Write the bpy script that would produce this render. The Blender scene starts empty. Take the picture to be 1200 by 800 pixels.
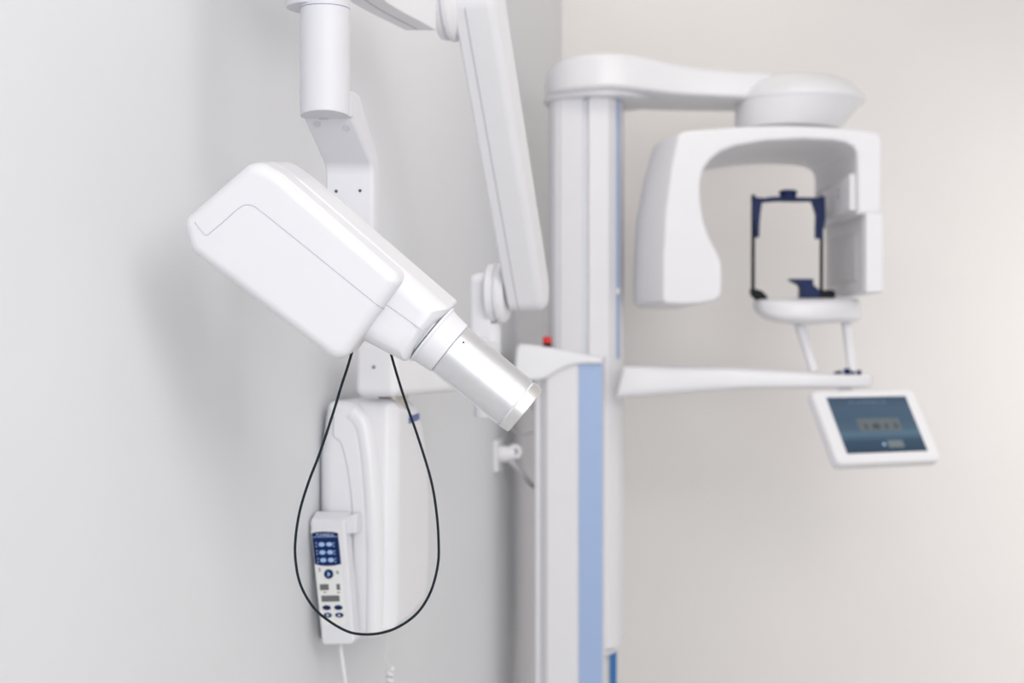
import bpy, bmesh, math
from mathutils import Vector, Matrix
from math import pi, sin, cos, radians

# ------------------------------------------------------------------ basics
F = 50.0 / 36.0 * 1200.0          # focal length in pixels of the 1200x800 frame
CZ = 1.45                         # eye height
CAM = Vector((0, 0, CZ))
scene = bpy.context.scene
COL = scene.collection
X, Yv, Z = Vector((1, 0, 0)), Vector((0, 1, 0)), Vector((0, 0, 1))


def P(px, py, y):
    return Vector(((px - 600) / F * y, y, CZ - (py - 400) / F * y))


class Frame:
    """a local working plane: origin, two in-plane axes and a normal"""
    def __init__(s, o, e1, e2, e3):
        s.o, s.e1, s.e2, s.e3 = Vector(o), Vector(e1).normalized(), Vector(e2).normalized(), Vector(e3).normalized()

    def at(s, a, b, w=0.0):
        return s.o + s.e1 * a + s.e2 * b + s.e3 * w

    def hit(s, px, py, w=0.0):
        d = Vector(((px - 600) / F, 1, -(py - 400) / F))
        k = ((s.o - CAM).dot(s.e3) + w) / d.dot(s.e3)
        p = CAM + d * k - s.o
        return (p.dot(s.e1), p.dot(s.e2))


def front(y):                     # plane facing the viewer at depth y; local w points to the viewer
    return Frame((0, y, CZ), X, Z, -Yv)


# ------------------------------------------------------------------ materials
def mat(name, col, rough=0.4, metal=0.0, noise=0.0, nscale=30.0, emit=0.0, bump=0.0, coat=0.0, spec=0.5):
    m = bpy.data.materials.new(name)
    m.use_nodes = True
    nt = m.node_tree
    b = nt.nodes['Principled BSDF']
    b.inputs['Roughness'].default_value = rough
    b.inputs['Metallic'].default_value = metal
    b.inputs['Coat Weight'].default_value = coat
    b.inputs['Specular IOR Level'].default_value = spec
    tc = nt.nodes.new('ShaderNodeTexCoord')
    nz = nt.nodes.new('ShaderNodeTexNoise')
    nz.inputs['Scale'].default_value = nscale
    nz.inputs['Detail'].default_value = 4
    nt.links.new(tc.outputs['Object'], nz.inputs['Vector'])
    rp = nt.nodes.new('ShaderNodeValToRGB')
    lo = [max(0, c * (1 - noise)) for c in col]
    hi = [min(1, c * (1 + noise)) for c in col]
    rp.color_ramp.elements[0].position = 0.3
    rp.color_ramp.elements[1].position = 0.7
    rp.color_ramp.elements[0].color = (*lo, 1)
    rp.color_ramp.elements[1].color = (*hi, 1)
    nt.links.new(nz.outputs['Fac'], rp.inputs['Fac'])
    nt.links.new(rp.outputs['Color'], b.inputs['Base Color'])
    if emit:
        nt.links.new(rp.outputs['Color'], b.inputs['Emission Color'])
        b.inputs['Emission Strength'].default_value = emit
    if bump:
        bp = nt.nodes.new('ShaderNodeBump')
        bp.inputs['Strength'].default_value = bump
        bp.inputs['Distance'].default_value = 0.001
        nt.links.new(nz.outputs['Fac'], bp.inputs['Height'])
        nt.links.new(bp.outputs['Normal'], b.inputs['Normal'])
    return m


M = {}
M['white'] = mat('white_plastic', (0.75, 0.75, 0.785), 0.42, noise=0.006)
M['post'] = mat('white_plastic_dimmed', (0.655, 0.655, 0.69), 0.5, noise=0.006)  # head's white plastic, darkened because the lamps overlight the post
M['gloss'] = mat('glossy_white_plastic', (0.79, 0.79, 0.82), 0.28, noise=0.006)
M['satin'] = mat('satin_white_paint', (0.80, 0.80, 0.83), 0.55, noise=0.006)
M['offwhite'] = mat('pale_grey_plastic', (0.74, 0.74, 0.76), 0.45, noise=0.01)
M['grey'] = mat('grey_plastic', (0.60, 0.60, 0.62), 0.5, noise=0.02)
M['lgrey'] = mat('light_grey_panel', (0.70, 0.70, 0.71), 0.5, noise=0.02)
M['slot'] = mat('dark_slot', (0.22, 0.24, 0.28), 0.6, noise=0.02)
M['rail'] = mat('silver_rail', (0.76, 0.78, 0.83), 0.45, noise=0.02)
M['seam'] = mat('grey_seam', (0.52, 0.52, 0.58), 0.7, noise=0.01)  # grey line colour for joints between covers
M['dseam'] = mat('dark_seam', (0.16, 0.17, 0.2), 0.7, noise=0.01)
M['screw'] = mat('dark_screw', (0.04, 0.08, 0.12), 0.4, noise=0.05)
M['recess'] = mat('recessed_hole', (0.56, 0.56, 0.6), 0.6, noise=0.02)
M['alu'] = mat('brushed_aluminium', (0.80, 0.80, 0.82), 0.42, 1.0, noise=0.02, nscale=90)
M['aluedge'] = mat('bright_aluminium', (0.84, 0.835, 0.83), 0.38, 1.0, noise=0.02)
M['brass'] = mat('nickel_bearing', (0.55, 0.52, 0.47), 0.4, 0.8, noise=0.05)
M['cable'] = mat('black_blue_rubber', (0.006, 0.013, 0.02), 0.6, noise=0.1, spec=0.25)
M['blue'] = mat('light_blue_stripe', (0.37, 0.49, 0.745), 0.45, noise=0.01)
M['blueline'] = mat('thin_blue_line', (0.16, 0.22, 0.5), 0.4, noise=0.02)
M['edgeblue'] = mat('soft_blue_edge', (0.36, 0.45, 0.66), 0.5, noise=0.02)
M['deepblue'] = mat('deep_blue_strip', (0.03, 0.17, 0.44), 0.4, noise=0.05)
M['navy'] = mat('navy_plastic', (0.005, 0.018, 0.095), 0.5, noise=0.08, spec=0.3)
M['navypad'] = mat('navy_keypad_film', (0.003, 0.017, 0.10), 0.6, noise=0.05, spec=0.25)
M['badge'] = mat('blue_badge', (0.035, 0.085, 0.33), 0.4, noise=0.05)
M['keyblue'] = mat('light_blue_key', (0.36, 0.55, 0.86), 0.4, noise=0.03)
M['keylight'] = mat('pale_blue_mark', (0.62, 0.76, 0.95), 0.4, noise=0.02)
M['face'] = mat('ivory_keypad_film', (0.80, 0.80, 0.79), 0.5, noise=0.01)
M['lcd'] = mat('grey_display_glass', (0.15, 0.16, 0.16), 0.4, noise=0.1, nscale=400, spec=0.3)
M['red'] = mat('red_plastic', (0.70, 0.018, 0.014), 0.35, noise=0.03)
M['black'] = mat('black_plastic', (0.004, 0.005, 0.009), 0.5, noise=0.1, spec=0.2)
M['icon'] = mat('screen_icon_grey', (0.10, 0.13, 0.145), 0.4, noise=0.1, nscale=120)
M['icondark'] = mat('screen_icon_dark', (0.04, 0.055, 0.07), 0.4, noise=0.1)
M['iconlight'] = mat('screen_button_grey', (0.14, 0.18, 0.195), 0.4, noise=0.05)
M['scrtext'] = mat('screen_faint_text', (0.11, 0.18, 0.27), 0.4, noise=0.02)


def screen_material():
    m = bpy.data.materials.new('screen_image')
    m.use_nodes = True
    nt = m.node_tree
    b = nt.nodes['Principled BSDF']
    b.inputs['Roughness'].default_value = 0.5
    b.inputs['Specular IOR Level'].default_value = 0.2
    at = nt.nodes.new('ShaderNodeAttribute')
    at.attribute_name = 'rise'
    rp = nt.nodes.new('ShaderNodeValToRGB')
    cr = rp.color_ramp
    cr.elements[0].position = 0.0
    cr.elements[0].color = (0.022, 0.047, 0.086, 1)
    cr.elements[1].position = 1.0
    cr.elements[1].color = (0.044, 0.072, 0.119, 1)
    for pos, c in ((0.2, (0.032, 0.065, 0.108)), (0.33, (0.080, 0.144, 0.209)), (0.42, (0.060, 0.106, 0.158)), (0.6, (0.052, 0.091, 0.144)), (0.8, (0.056, 0.095, 0.151))):
        e = cr.elements.new(pos)
        e.color = (*c, 1)
    nt.links.new(at.outputs['Fac'], rp.inputs['Fac'])
    nt.links.new(rp.outputs['Color'], b.inputs['Base Color'])
    nt.links.new(rp.outputs['Color'], b.inputs['Emission Color'])
    b.inputs['Emission Strength'].default_value = 0.12
    return m


M['screen'] = screen_material()


# ------------------------------------------------------------------ shape tools
def roundpoly(pts, seg=6):
    """pts: (a, b[, radius]) -> outline with rounded corners"""
    out = []
    n = len(pts)
    for i, p in enumerate(pts):
        r = p[2] if len(p) > 2 else 0
        c = Vector(p[:2])
        if r <= 0:
            out.append(c)
            continue
        a, b = Vector(pts[i - 1][:2]) - c, Vector(pts[(i + 1) % n][:2]) - c
        la, lb = a.length, b.length
        a.normalize(); b.normalize()
        ang = a.angle(b)
        t = min(r / math.tan(ang / 2), la * 0.49, lb * 0.49)
        p0, p1 = c + a * t, c + b * t
        bis = (a + b).normalized()
        rr = t * math.tan(ang / 2)
        ctr = c + bis * (rr / sin(ang / 2))
        v0, v1 = p0 - ctr, p1 - ctr
        tot = v0.angle(v1)
        cr = v0.x * v1.y - v0.y * v1.x
        sg = 1 if cr > 0 else -1
        for k in range(seg + 1):
            th = sg * tot * k / seg
            out.append(ctr + Vector((v0.x * cos(th) - v0.y * sin(th), v0.x * sin(th) + v0.y * cos(th))))
    res = []
    for q in out:
        if not res or (q - res[-1]).length > 1e-6:
            res.append(q)
    if (res[0] - res[-1]).length < 1e-6:
        res.pop()
    return res


def spline(pts, sub=6, closed=False):
    """Catmull-Rom through the points"""
    pts = [Vector(p) for p in pts]
    n = len(pts)
    out = []
    for i in range(n if closed else n - 1):
        if closed:
            p0, p1, p2, p3 = pts[i - 1], pts[i], pts[(i + 1) % n], pts[(i + 2) % n]
        else:
            p1, p2 = pts[i], pts[i + 1]
            p0 = pts[i - 1] if i else p1 * 2 - p2
            p3 = pts[i + 2] if i + 2 < n else p2 * 2 - p1
        for k in range(sub):
            t = k / sub
            out.append(0.5 * ((2 * p1) + (p2 - p0) * t + (2 * p0 - 5 * p1 + 4 * p2 - p3) * t * t + (3 * p1 - p0 - 3 * p2 + p3) * t ** 3))
    if not closed:
        out.append(pts[-1])
    return out


def area2(pl):
    return 0.5 * sum(pl[i - 1].x * pl[i].y - pl[i].x * pl[i - 1].y for i in range(len(pl)))


def inset(pl, d, steps=4):
    """parallel offset (inwards for d > 0); edges that shrink away are dropped and their corners merge"""
    P2 = [(float(p.x), float(p.y)) for p in pl]
    n = len(P2)
    dirs, nor, off = [], [], []
    for i in range(n):
        (ax, ay), (bx, by) = P2[i], P2[(i + 1) % n]
        L = math.hypot(bx - ax, by - ay)
        if L < 1e-9: L = 1e-9
        dx, dy = (bx - ax) / L, (by - ay) / L
        dirs.append((dx, dy)); nor.append((-dy, dx)); off.append(-dy * ax + dx * ay)
    act = list(range(n))

    def meet(e, f, dd):
        (a1, b1), (a2, b2) = nor[e], nor[f]
        c1, c2 = off[e] + dd, off[f] + dd
        det = a1 * b2 - a2 * b1
        if abs(det) < 1e-3:
            v = P2[f] if (e + 1) % n == f else tuple((P2[(e + 1) % n][k] + P2[f][k]) / 2 for k in (0, 1))
            return (v[0] + (a1 + a2) / 2 * dd, v[1] + (b1 + b2) / 2 * dd)
        return ((c1 * b2 - c2 * b1) / det, (a1 * c2 - a2 * c1) / det)

    for s_ in range(1, steps + 1):
        dd = d * s_ / steps
        while len(act) > 3:
            m = len(act)
            vs = [meet(act[k - 1], act[k], dd) for k in range(m)]
            worst, wk = -1e-9, -1
            for k in range(m):
                (x0, y0), (x1, y1) = vs[k], vs[(k + 1) % m]
                l = (x1 - x0) * dirs[act[k]][0] + (y1 - y0) * dirs[act[k]][1]
                if l < worst: worst, wk = l, k
            if wk < 0: break
            act.pop(wk)
    out = []
    aset = set(act)
    for i in range(n):
        e = (i - 1) % n
        while e not in aset: e = (e - 1) % n
        f = i
        while f not in aset: f = (f + 1) % n
        out.append(Vector(meet(e, f, d)))
    return out


class MB:
    def __init__(s, *mats):
        s.bm = bmesh.new()
        s.mats = list(mats)

    def _rings(s, rings, closed=True, cap0=True, cap1=True, mi=0):
        bm = s.bm
        vs = [[bm.verts.new(p) for p in r] for r in rings]
        fs = []
        for a, b in zip(vs, vs[1:]):
            n = len(a)
            for i in range(n if closed else n - 1):
                j = (i + 1) % n
                fs.append(bm.faces.new((a[i], a[j], b[j], b[i])))
        if cap0: fs.append(bm.faces.new(vs[0][::-1]))
        if cap1: fs.append(bm.faces.new(vs[-1]))
        for f in fs: f.material_index = mi
        bmesh.ops.recalc_face_normals(bm, faces=fs)
        return fs

    def prism(s, fr, outline, w0, w1, r0=0.0, r1=0.0, seg=5, mi=0, layers=None):
        """outline (a,b) in frame fr, extruded from w0 to w1; r0 / r1 round the two rims"""
        pl = [Vector(p[:2]) for p in outline]
        if area2(pl) < 0: pl.reverse()
        lay = []
        if r0 > 0:
            for k in range(seg + 1):
                t = pi / 2 * k / seg
                lay.append((w0 + r0 * (1 - sin(t)) * (1 if w1 > w0 else -1) if False else w0 + (1 if w1 > w0 else -1) * r0 * (1 - cos(t)), r0 * (1 - sin(t))))
        else:
            lay.append((w0, 0))
        if layers: lay += layers
        if r1 > 0:
            for k in range(seg + 1):
                t = pi / 2 * k / seg
                lay.append((w1 - (1 if w1 > w0 else -1) * r1 * (1 - sin(t)), r1 * (1 - cos(t))))
        else:
            lay.append((w1, 0))
        rings = [[fr.at(q.x, q.y, w) for q in (inset(pl, d) if abs(d) > 1e-9 else pl)] for w, d in lay]
        return s._rings(rings, mi=mi)

    def box(s, fr, a0, a1, b0, b1, w0, w1, r=0.0, rim=0.0, mi=0):
        pl = roundpoly([(a0, b0, r), (a1, b0, r), (a1, b1, r), (a0, b1, r)])
        return s.prism(fr, pl, w0, w1, rim, rim, mi=mi)

    def lathe(s, o, axis, prof, n=48, mi=0, ref=None, squash=1.0):
        axis = Vector(axis).normalized()
        ref = Vector(ref) if ref else (X if abs(axis.x) < 0.8 else Z)
        u = (ref - axis * ref.dot(axis)).normalized()
        v = axis.cross(u)
        rings = []
        for r, h in prof:
            r = max(r, 1e-5)
            rings.append([Vector(o) + axis * h + u * (r * cos(2 * pi * k / n)) + v * (r * squash * sin(2 * pi * k / n)) for k in range(n)])
        return s._rings(rings, mi=mi)

    def tube(s, pts, r, n=10, sub=6, mi=0, smooth=True):
        p = spline(pts, sub) if smooth else [Vector(q) for q in pts]
        rings = []
        t = (p[1] - p[0]).normalized()
        u = t.orthogonal().normalized()
        for i, q in enumerate(p):
            t2 = (p[min(i + 1, len(p) - 1)] - p[max(i - 1, 0)]).normalized()
            u = (u - t2 * u.dot(t2)).normalized()
            v = t2.cross(u)
            rr = r(i / (len(p) - 1)) if callable(r) else r
            rings.append([q + u * (rr * cos(2 * pi * k / n)) + v * (rr * sin(2 * pi * k / n)) for k in range(n)])
        return s._rings(rings, mi=mi)

    def ring(s, o, axis, R, r, n=48, m=10, mi=0):
        axis = Vector(axis).normalized()
        u = axis.orthogonal().normalized(); v = axis.cross(u)
        bm = s.bm
        vs = []
        for k in range(n):
            a = 2 * pi * k / n
            d = u * cos(a) + v * sin(a)
            vs.append([bm.verts.new(Vector(o) + d * (R + r * cos(2 * pi * j / m)) + axis * (r * sin(2 * pi * j / m))) for j in range(m)])
        fs = []
        for k in range(n):
            for j in range(m):
                a, b = vs[k], vs[(k + 1) % n]
                fs.append(bm.faces.new((a[j], b[j], b[(j + 1) % m], a[(j + 1) % m])))
        for f in fs: f.material_index = mi
        bmesh.ops.recalc_face_normals(bm, faces=fs)

    def text(s, fr, body, a, b, w, size, mi=0, width=None, spacing=1.0):
        """flat lettering centred at (a, b) on frame fr"""
        cu = bpy.data.curves.new('lettering', 'FONT')
        cu.body = body; cu.size = size; cu.align_x = 'CENTER'; cu.align_y = 'CENTER'
        cu.space_character = spacing
        ob = bpy.data.objects.new('lettering', cu)
        COL.objects.link(ob)
        dg = bpy.context.evaluated_depsgraph_get()
        me = bpy.data.meshes.new_from_object(ob.evaluated_get(dg))
        xs = [v.co.x for v in me.vertices]
        k = width / (max(xs) - min(xs)) if width else 1.0
        vs = [s.bm.verts.new(fr.at(a + v.co.x * k, b + v.co.y, w)) for v in me.vertices]
        for p in me.polygons:
            try:
                f = s.bm.faces.new([vs[i] for i in p.vertices]); f.material_index = mi
            except ValueError: pass
        bpy.data.objects.remove(ob); bpy.data.curves.remove(cu); bpy.data.meshes.remove(me)

    def build(s, name, parent=None, label=None, sharp=32, wn=True):
        bmesh.ops.remove_doubles(s.bm, verts=s.bm.verts, dist=4e-6)
        bmesh.ops.dissolve_degenerate(s.bm, edges=s.bm.edges, dist=2e-6)
        me = bpy.data.meshes.new(name)
        base = Vector((0, 0, 0))
        if parent:
            q = parent
            while q: base += q.location; q = q.parent
        else:
            cs = [v.co for v in s.bm.verts]
            base = Vector(((min(c.x for c in cs) + max(c.x for c in cs)) / 2, (min(c.y for c in cs) + max(c.y for c in cs)) / 2, min(c.z for c in cs)))
        for v in s.bm.verts: v.co -= base
        s.bm.to_mesh(me); s.bm.free()
        for m in s.mats: me.materials.append(M[m] if isinstance(m, str) else m)
        me.polygons.foreach_set('use_smooth', [True] * len(me.polygons))
        me.set_sharp_from_angle(angle=radians(sharp))
        ob = bpy.data.objects.new(name, me)
        COL.objects.link(ob)
        if parent: ob.parent = parent
        else: ob.location = base
        if wn:
            md = ob.modifiers.new('weighted_normals', 'WEIGHTED_NORMAL'); md.keep_sharp = True
        if label: ob['label'] = label
        return ob


def thing(name, loc, label, cat, group=None):
    o = bpy.data.objects.new(name, None)
    o.empty_display_size = 0.05
    COL.objects.link(o)
    o.location = loc
    o['label'] = label; o['category'] = cat
    if group: o['group'] = group
    return o


# ------------------------------------------------------------------ room
TW = Vector((0.2, 0.98, 0)).normalized()       # along the left wall, away from the viewer
NW = Vector((0.98, -0.2, 0)).normalized()      # out of the left wall
W0 = Vector((-0.286, 2.072, 0))                # a point on the left wall
CORNER_T = 2.165                               # corner with the back wall, along the wall from W0
HT = 2.75


def wp(t, n, z=0.0):
    return W0 + TW * t + NW * n + Z * z


def wall_mat(name, col, warm):
    m = mat(name, col, 0.85, noise=0.012, nscale=3.0, spec=0.2)
    return m


M['wall_l'] = wall_mat('wall_white_cool_light_tint', (0.735, 0.745, 0.77), 0)  # cool daylight cast and dimmer lighting mixed into the white
M['wall_b'] = wall_mat('wall_white_warm_light_tint', (0.90, 0.88, 0.865), 0)  # warm lamp light and extra brightness mixed into the white
M['ceil'] = wall_mat('ceiling_paint', (0.82, 0.82, 0.82), 0)


def floor_mat():
    m = mat('grey_vinyl_floor', (0.56, 0.545, 0.53), 0.45, noise=0.05, nscale=8.0)
    return m


M['floor'] = floor_mat()


def slab(name, pts, z0, z1, m):
    mb = MB(m)
    pl = [(p.x, p.y) for p in pts]
    mb.prism(Frame((0, 0, 0), X, Yv, Z), pl, z0, z1)
    o = mb.build(name, wn=False)
    o['kind'] = 'structure'
    return o


TB, NB = -2.9, 3.6
slab('floor', [wp(TB, -0.1), wp(CORNER_T + 0.1, -0.1), wp(CORNER_T + 0.1, NB), wp(TB, NB)], -0.1, 0, 'floor')
slab('ceiling', [wp(TB, -0.1), wp(CORNER_T + 0.1, -0.1), wp(CORNER_T + 0.1, NB), wp(TB, NB)], HT, HT + 0.1, 'ceil')
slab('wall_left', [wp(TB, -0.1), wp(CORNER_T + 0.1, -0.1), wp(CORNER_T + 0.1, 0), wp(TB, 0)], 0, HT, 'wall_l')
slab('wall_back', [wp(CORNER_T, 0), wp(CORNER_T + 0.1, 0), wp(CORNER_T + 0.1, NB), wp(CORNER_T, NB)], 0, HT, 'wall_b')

# ------------------------------------------------------------------ dental x-ray machine on the left wall
xr = thing('dental_xray_machine', wp(0.1, 0.0, 1.0),
           'white wall-mounted dental x-ray machine with jointed arm and angled tube head with silver cone', 'x-ray machine')

HF = Frame(wp(0, 0, CZ), NW, Z, -TW)           # near side of the wall housing


def hpx(pts, w, fr=HF):
    out = []
    for p in pts:
        a, b = fr.hit(p[0], p[1], w)
        out.append((max(a, 0.0015) if fr is HF else a, b) + tuple(p[2:]))
    return out


# housing: rear cover (against the wall) and the proud front cover
hb = MB('gloss', 'seam')
rear = roundpoly(hpx([(371, 752), (443, 752, 0.012), (446, 640), (438, 545, 0.12), (428, 470, 0.045), (380, 470, 0.012), (371, 535, 0.05)], 0))
hb.prism(HF, rear, -0.235, 0.0, 0.02, 0.024, seg=7)
seam_px = [(391, 487), (390.5, 508), (393, 513), (400, 520), (407, 547), (411, 575), (413, 600), (414, 640), (416, 700), (417, 748)]
hb.tube([HF.at(*HF.hit(x, y, 0.0), 0.0) for x, y in seam_px], 0.0009, n=6, sub=5, mi=1)
housing = hb.build('wall_housing', xr)
FF = Frame(wp(0, 0, CZ), TW, Z, NW)            # faces away from the left wall
fcv = MB('gloss')
fo = [(459, 744), (466, 743), (484, 730), (499, 710), (504, 690), (506, 640), (505.5, 575), (503, 530), (499, 499), (494, 477), (489, 468), (478, 467), (465, 467)]
fpl = [FF.hit(x, y, 0.118) for x, y in fo]
fpl = [(max(a, 0.008), b) for a, b in fpl]
fcv.prism(FF, roundpoly([(a, b, 0.012) for a, b in fpl], 3), 0.05, 0.118, 0.0, 0.022, seg=8)
fc = fcv.build('front_cover', housing)
rg = MB('gloss')                               # soft rib between the two covers
rib = [Vector((HF.hit(x, y, 0.008)[0], HF.hit(x, y, 0.008)[1])) for x, y in [(417, 484), (431, 503), (439, 560), (443, 640), (443, 742)]]
rib = spline([(q.x, q.y, 0) for q in rib], 5)
rg.tube([HF.at(q.x - 0.012, q.y, -0.0128) for q in rib], 0.0155, n=14, smooth=False)
rg.build('side_rib', housing)
bd = MB('badge', 'keyblue')
b4 = [FF.hit(x, y, 0.118) for x, y in [(479, 488), (490.5, 484), (490.5, 491.5), (479, 496)]]
bd.prism(FF, b4, 0.1165, 0.1195)
bd.build('badge', housing, 'small blue badge on the front cover')

# metallic pivot and horizontal extension arm
pv = MB('brass', 'dseam')
pc = P(461, 466, 2.12)
pv.lathe((pc.x, pc.y, CZ), Z, [(0.021, -0.10), (0.021, -0.0845), (0.0225, -0.0845), (0.0225, -0.078)], mi=0)
pv.build('pivot_bearing', xr, 'metal pivot bearing under the extension arm')

ea = MB('satin')
A0 = P(439, 430, 2.035); A1 = P(570, 430, 2.42)
d = Vector((A1.x - A0.x, A1.y - A0.y, 0)); La = d.length; d.normalize()
side = Vector((d.y, -d.x, 0))
EF = Frame((A0.x, A0.y, CZ), side, Z, -d)
# near end block (flat rounded face) then the beam running back to the post
PF = Frame((A0.x, A0.y, CZ), d, side, Z)
plan = roundpoly([(0.0, -0.034, 0.012), (La - 0.01, -0.03, 0.03), (La + 0.03, 0.0, 0.03), (La - 0.01, 0.03, 0.03), (0.0, 0.034, 0.012)])
ea.prism(PF, plan, -0.079, 0.0, 0.012, 0.012)
ext = ea.build('extension_arm', xr)
sc = MB('slot')
q = front(A0.y - 0.001).hit(438, 430, 0)
sc.lathe((q[0], A0.y + 0.002, CZ + q[1]), -Yv, [(0.0028, -0.004), (0.0028, 0.0022), (0.002, 0.003)], n=16)
sc.build('screw', ext)

# swivel post at the end of the extension arm
sp = MB('satin', 'seam')
pc = P(570, 400, 2.42)
sp.lathe((pc.x, pc.y, CZ), Z, [(0.020, -0.128), (0.0215, -0.124), (0.0215, -0.079), (0.0245, -0.078), (0.0245, 0.02), (0.023, 0.03)], n=40)
AXF = Frame((pc.x, pc.y, CZ), TW, Z, NW)       # elbow plane: faces along the joint axis
hd = roundpoly([(-0.026, -0.0, 0.01), (0.03, -0.0, 0.02), (0.034, 0.122, 0.03), (-0.026, 0.112, 0.014)])
sp.prism(AXF, hd, -0.0265, 0.012, 0.012, 0.004)
sp.build('swivel_post', xr)

zl = CZ + (400 - 343) / F * 2.40
E1 = Vector((P(580, 343, 2.41).x, 2.41, zl))
el = MB('satin', 'seam')
el.lathe(E1, NW, [(0.042, -0.012), (0.049, -0.008), (0.049, 0.003), (0.045, 0.004), (0.045, 0.007), (0.050, 0.008), (0.050, 0.016), (0.044, 0.022)], n=48)
el.build('elbow_joint', xr)

# lower link of the scissor arm
Lc = P(614, 338, 2.40); Uc = P(556, -2, 2.075)
ld = (Uc - Lc); Ll = ld.length
LF = Frame(Lc, ld, NW.cross(ld), NW)
hwid = 0.038
lk = MB('satin', 'seam')
cap = []
for k in range(13):
    a = -pi / 2 + pi * k / 12
    cap.append((Ll + 0.040 * cos(a), 0.040 * sin(a)))
for k in range(13):
    a = pi / 2 + pi * k / 12
    cap.append((0.037 * cos(a), 0.037 * sin(a)))
lk.prism(LF, cap, -0.0245, 0.0385, 0.005, 0.014, seg=6)
# seam running along the edge facing the viewer
fs = 1 if LF.e2.y < 0 else -1
lk.tube([LF.at(-0.02, fs * 0.033, -0.0065), LF.at(0.0, fs * 0.0372, -0.0065), LF.at(Ll, fs * 0.0402, -0.0065), LF.at(Ll + 0.03, fs * 0.03, -0.0065)], 0.0009, n=6, smooth=False, mi=1)
lk.build('lower_arm', xr)

# upper elbow
E2 = P(523, -4, 2.095)
el2 = MB('satin', 'seam')
el2.lathe(E2, NW, [(0.052, -0.012), (0.062, -0.008), (0.064, 0.0), (0.060, 0.003), (0.060, 0.006), (0.066, 0.007), (0.066, 0.014), (0.05, 0.03)], n=48)
el2.build('elbow_joint', xr)

# upper link coming back towards the viewer down to the head post
PC = P(381, 0, 1.53)                           # axis of the head post
zu = CZ + 0.437
lft = spline([(-0.232, 1.49, 0), (-0.232, 1.6, 0), (-0.226, 1.72, 0), (-0.2064, 1.84, 0), (-0.15, 2.0, 0)], 5)
rgt = spline([(-0.107, 2.0, 0), (-0.118, 1.964, 0), (-0.160, 1.84, 0), (-0.178, 1.72, 0), (-0.176, 1.6, 0), (-0.17, 1.49, 0)], 5)
ul = MB('satin', 'seam')
ul.prism(Frame((0, 0, 0), X, Yv, Z), [(q.x, q.y) for q in lft + rgt], zu, zu + 0.085, 0.002, 0.012)
mid = spline([(-0.204, 1.5, 0), (-0.203, 1.6, 0), (-0.2, 1.72, 0), (-0.183, 1.84, 0), (-0.133, 1.99, 0)], 5)
ul.tube([Vector((q.x, q.y, zu)) for q in mid], 0.0012, n=6, smooth=False, mi=1)
ul.lathe(E2, NW, [(0.036, -0.07), (0.042, -0.06), (0.042, -0.006)], n=40)
ul.build('upper_arm', xr)

# head post, bracket and plate
s15 = 1.53 / F
hp = MB('post', 'blueline')
zt = lambda py, y=1.53: CZ + (400 - py) / F * y
R = 0.0268
zl5 = CZ + (400 - 4.2) / F * (1.53 - R)
hp.lathe((PC.x, PC.y, 0), Z, [(R, zl5 + 0.0004), (R, zl5 + 0.085)], n=64)
hp.lathe((PC.x, PC.y, 0), Z, [(R - 0.0006, zl5 - 0.002), (R - 0.0007, zl5 + 0.002)], n=64, mi=1)
hp.lathe((PC.x - 0.0115, PC.y + 0.008, 0), Z, [(0.031, zl5 + 0.003), (0.0335, zl5 + 0.008), (0.0335, zl5 + 0.085)], n=48)
hpo = hp.build('swivel_collar', xr)
zb = CZ + (400 - 133) / F * (1.53 - R)
yk = MB('post', 'recess', 'screw')
pr = []
for r_, h_, k_ in ((R - 0.0022, zb, 1), (R - 0.0006, zb + 0.0007, 1), (R, zb + 0.0024, 1), (R, zl5 - 0.0004, 0)):
    pr.append([Vector((PC.x + r_ * cos(2 * pi * q / 64), PC.y + r_ * sin(2 * pi * q / 64), h_ + k_ * 0.13 * max(0, -r_ * sin(2 * pi * q / 64)))) for q in range(64)])
yk._rings(pr)
ed = Vector((0.287, 0.958, 0)).normalized(); ew = Vector((1, 0, 0))
BF = Frame((PC.x, PC.y, 0), ed, Z, ew)
prof = roundpoly([(0.0, zb + 0.0005), (0.008, zb + 0.0005, 0.004), (0.066, zb - 0.046, 0.018), (0.066, zb - 0.23, 0.01), (0.086, zb - 0.23, 0.01), (0.086, zb - 0.036, 0.02), (0.026, zb + 0.03, 0.01), (-0.004, zb + 0.03)])
yk.prism(BF, prof, -0.0268, 0.0272, 0.003, 0.0045)
# recessed holes under the post
for hx, hy in ((378.5, 138.5), (370, 148.3), (402, 147.8)):
    pass
HB = Frame((PC.x, PC.y, zb - 0.0001), X, Yv, -Z)
for hx, hy, rr in ((379, 139.0, 0.0056),):
    a, b = HB.hit(hx, hy, 0)
    yk.lathe(HB.at(a, b, -0.002), -Z, [(rr, -0.002), (rr, 0.0026)], n=20, mi=1)
# slope holes
sl0 = BF.at(0.008, zb + 0.0005, 0); sl1 = BF.at(0.066, zb - 0.046, 0)
sd = (sl1 - sl0).normalized()
sn = ew.cross(sd)
if sn.y > 0: sn = -sn
SF = Frame(sl0, ew, sd, sn)
for hx, hy in ((370, 148.5), (402, 148)):
    a, b = SF.hit(hx, hy, 0)
    yk.lathe(SF.at(a, b, -0.002), sn, [(0.0044, -0.002), (0.0044, 0.0026)], n=20, mi=1)
yoke = yk.build('head_bracket', xr)
PLF = Frame(BF.at(0.066, 0, 0), X, Z, -Yv)
for hx, hy in ((394, 224), (422, 223.3)):
    sm = MB('screw')
    a, b = PLF.hit(hx, hy, 0)
    sm.lathe(PLF.at(a, b, 0), -Yv, [(0.0018, -0.003), (0.0018, 0.0006), (0.0012, 0.0009)], n=16)
    sm.build('screw', yoke)

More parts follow.
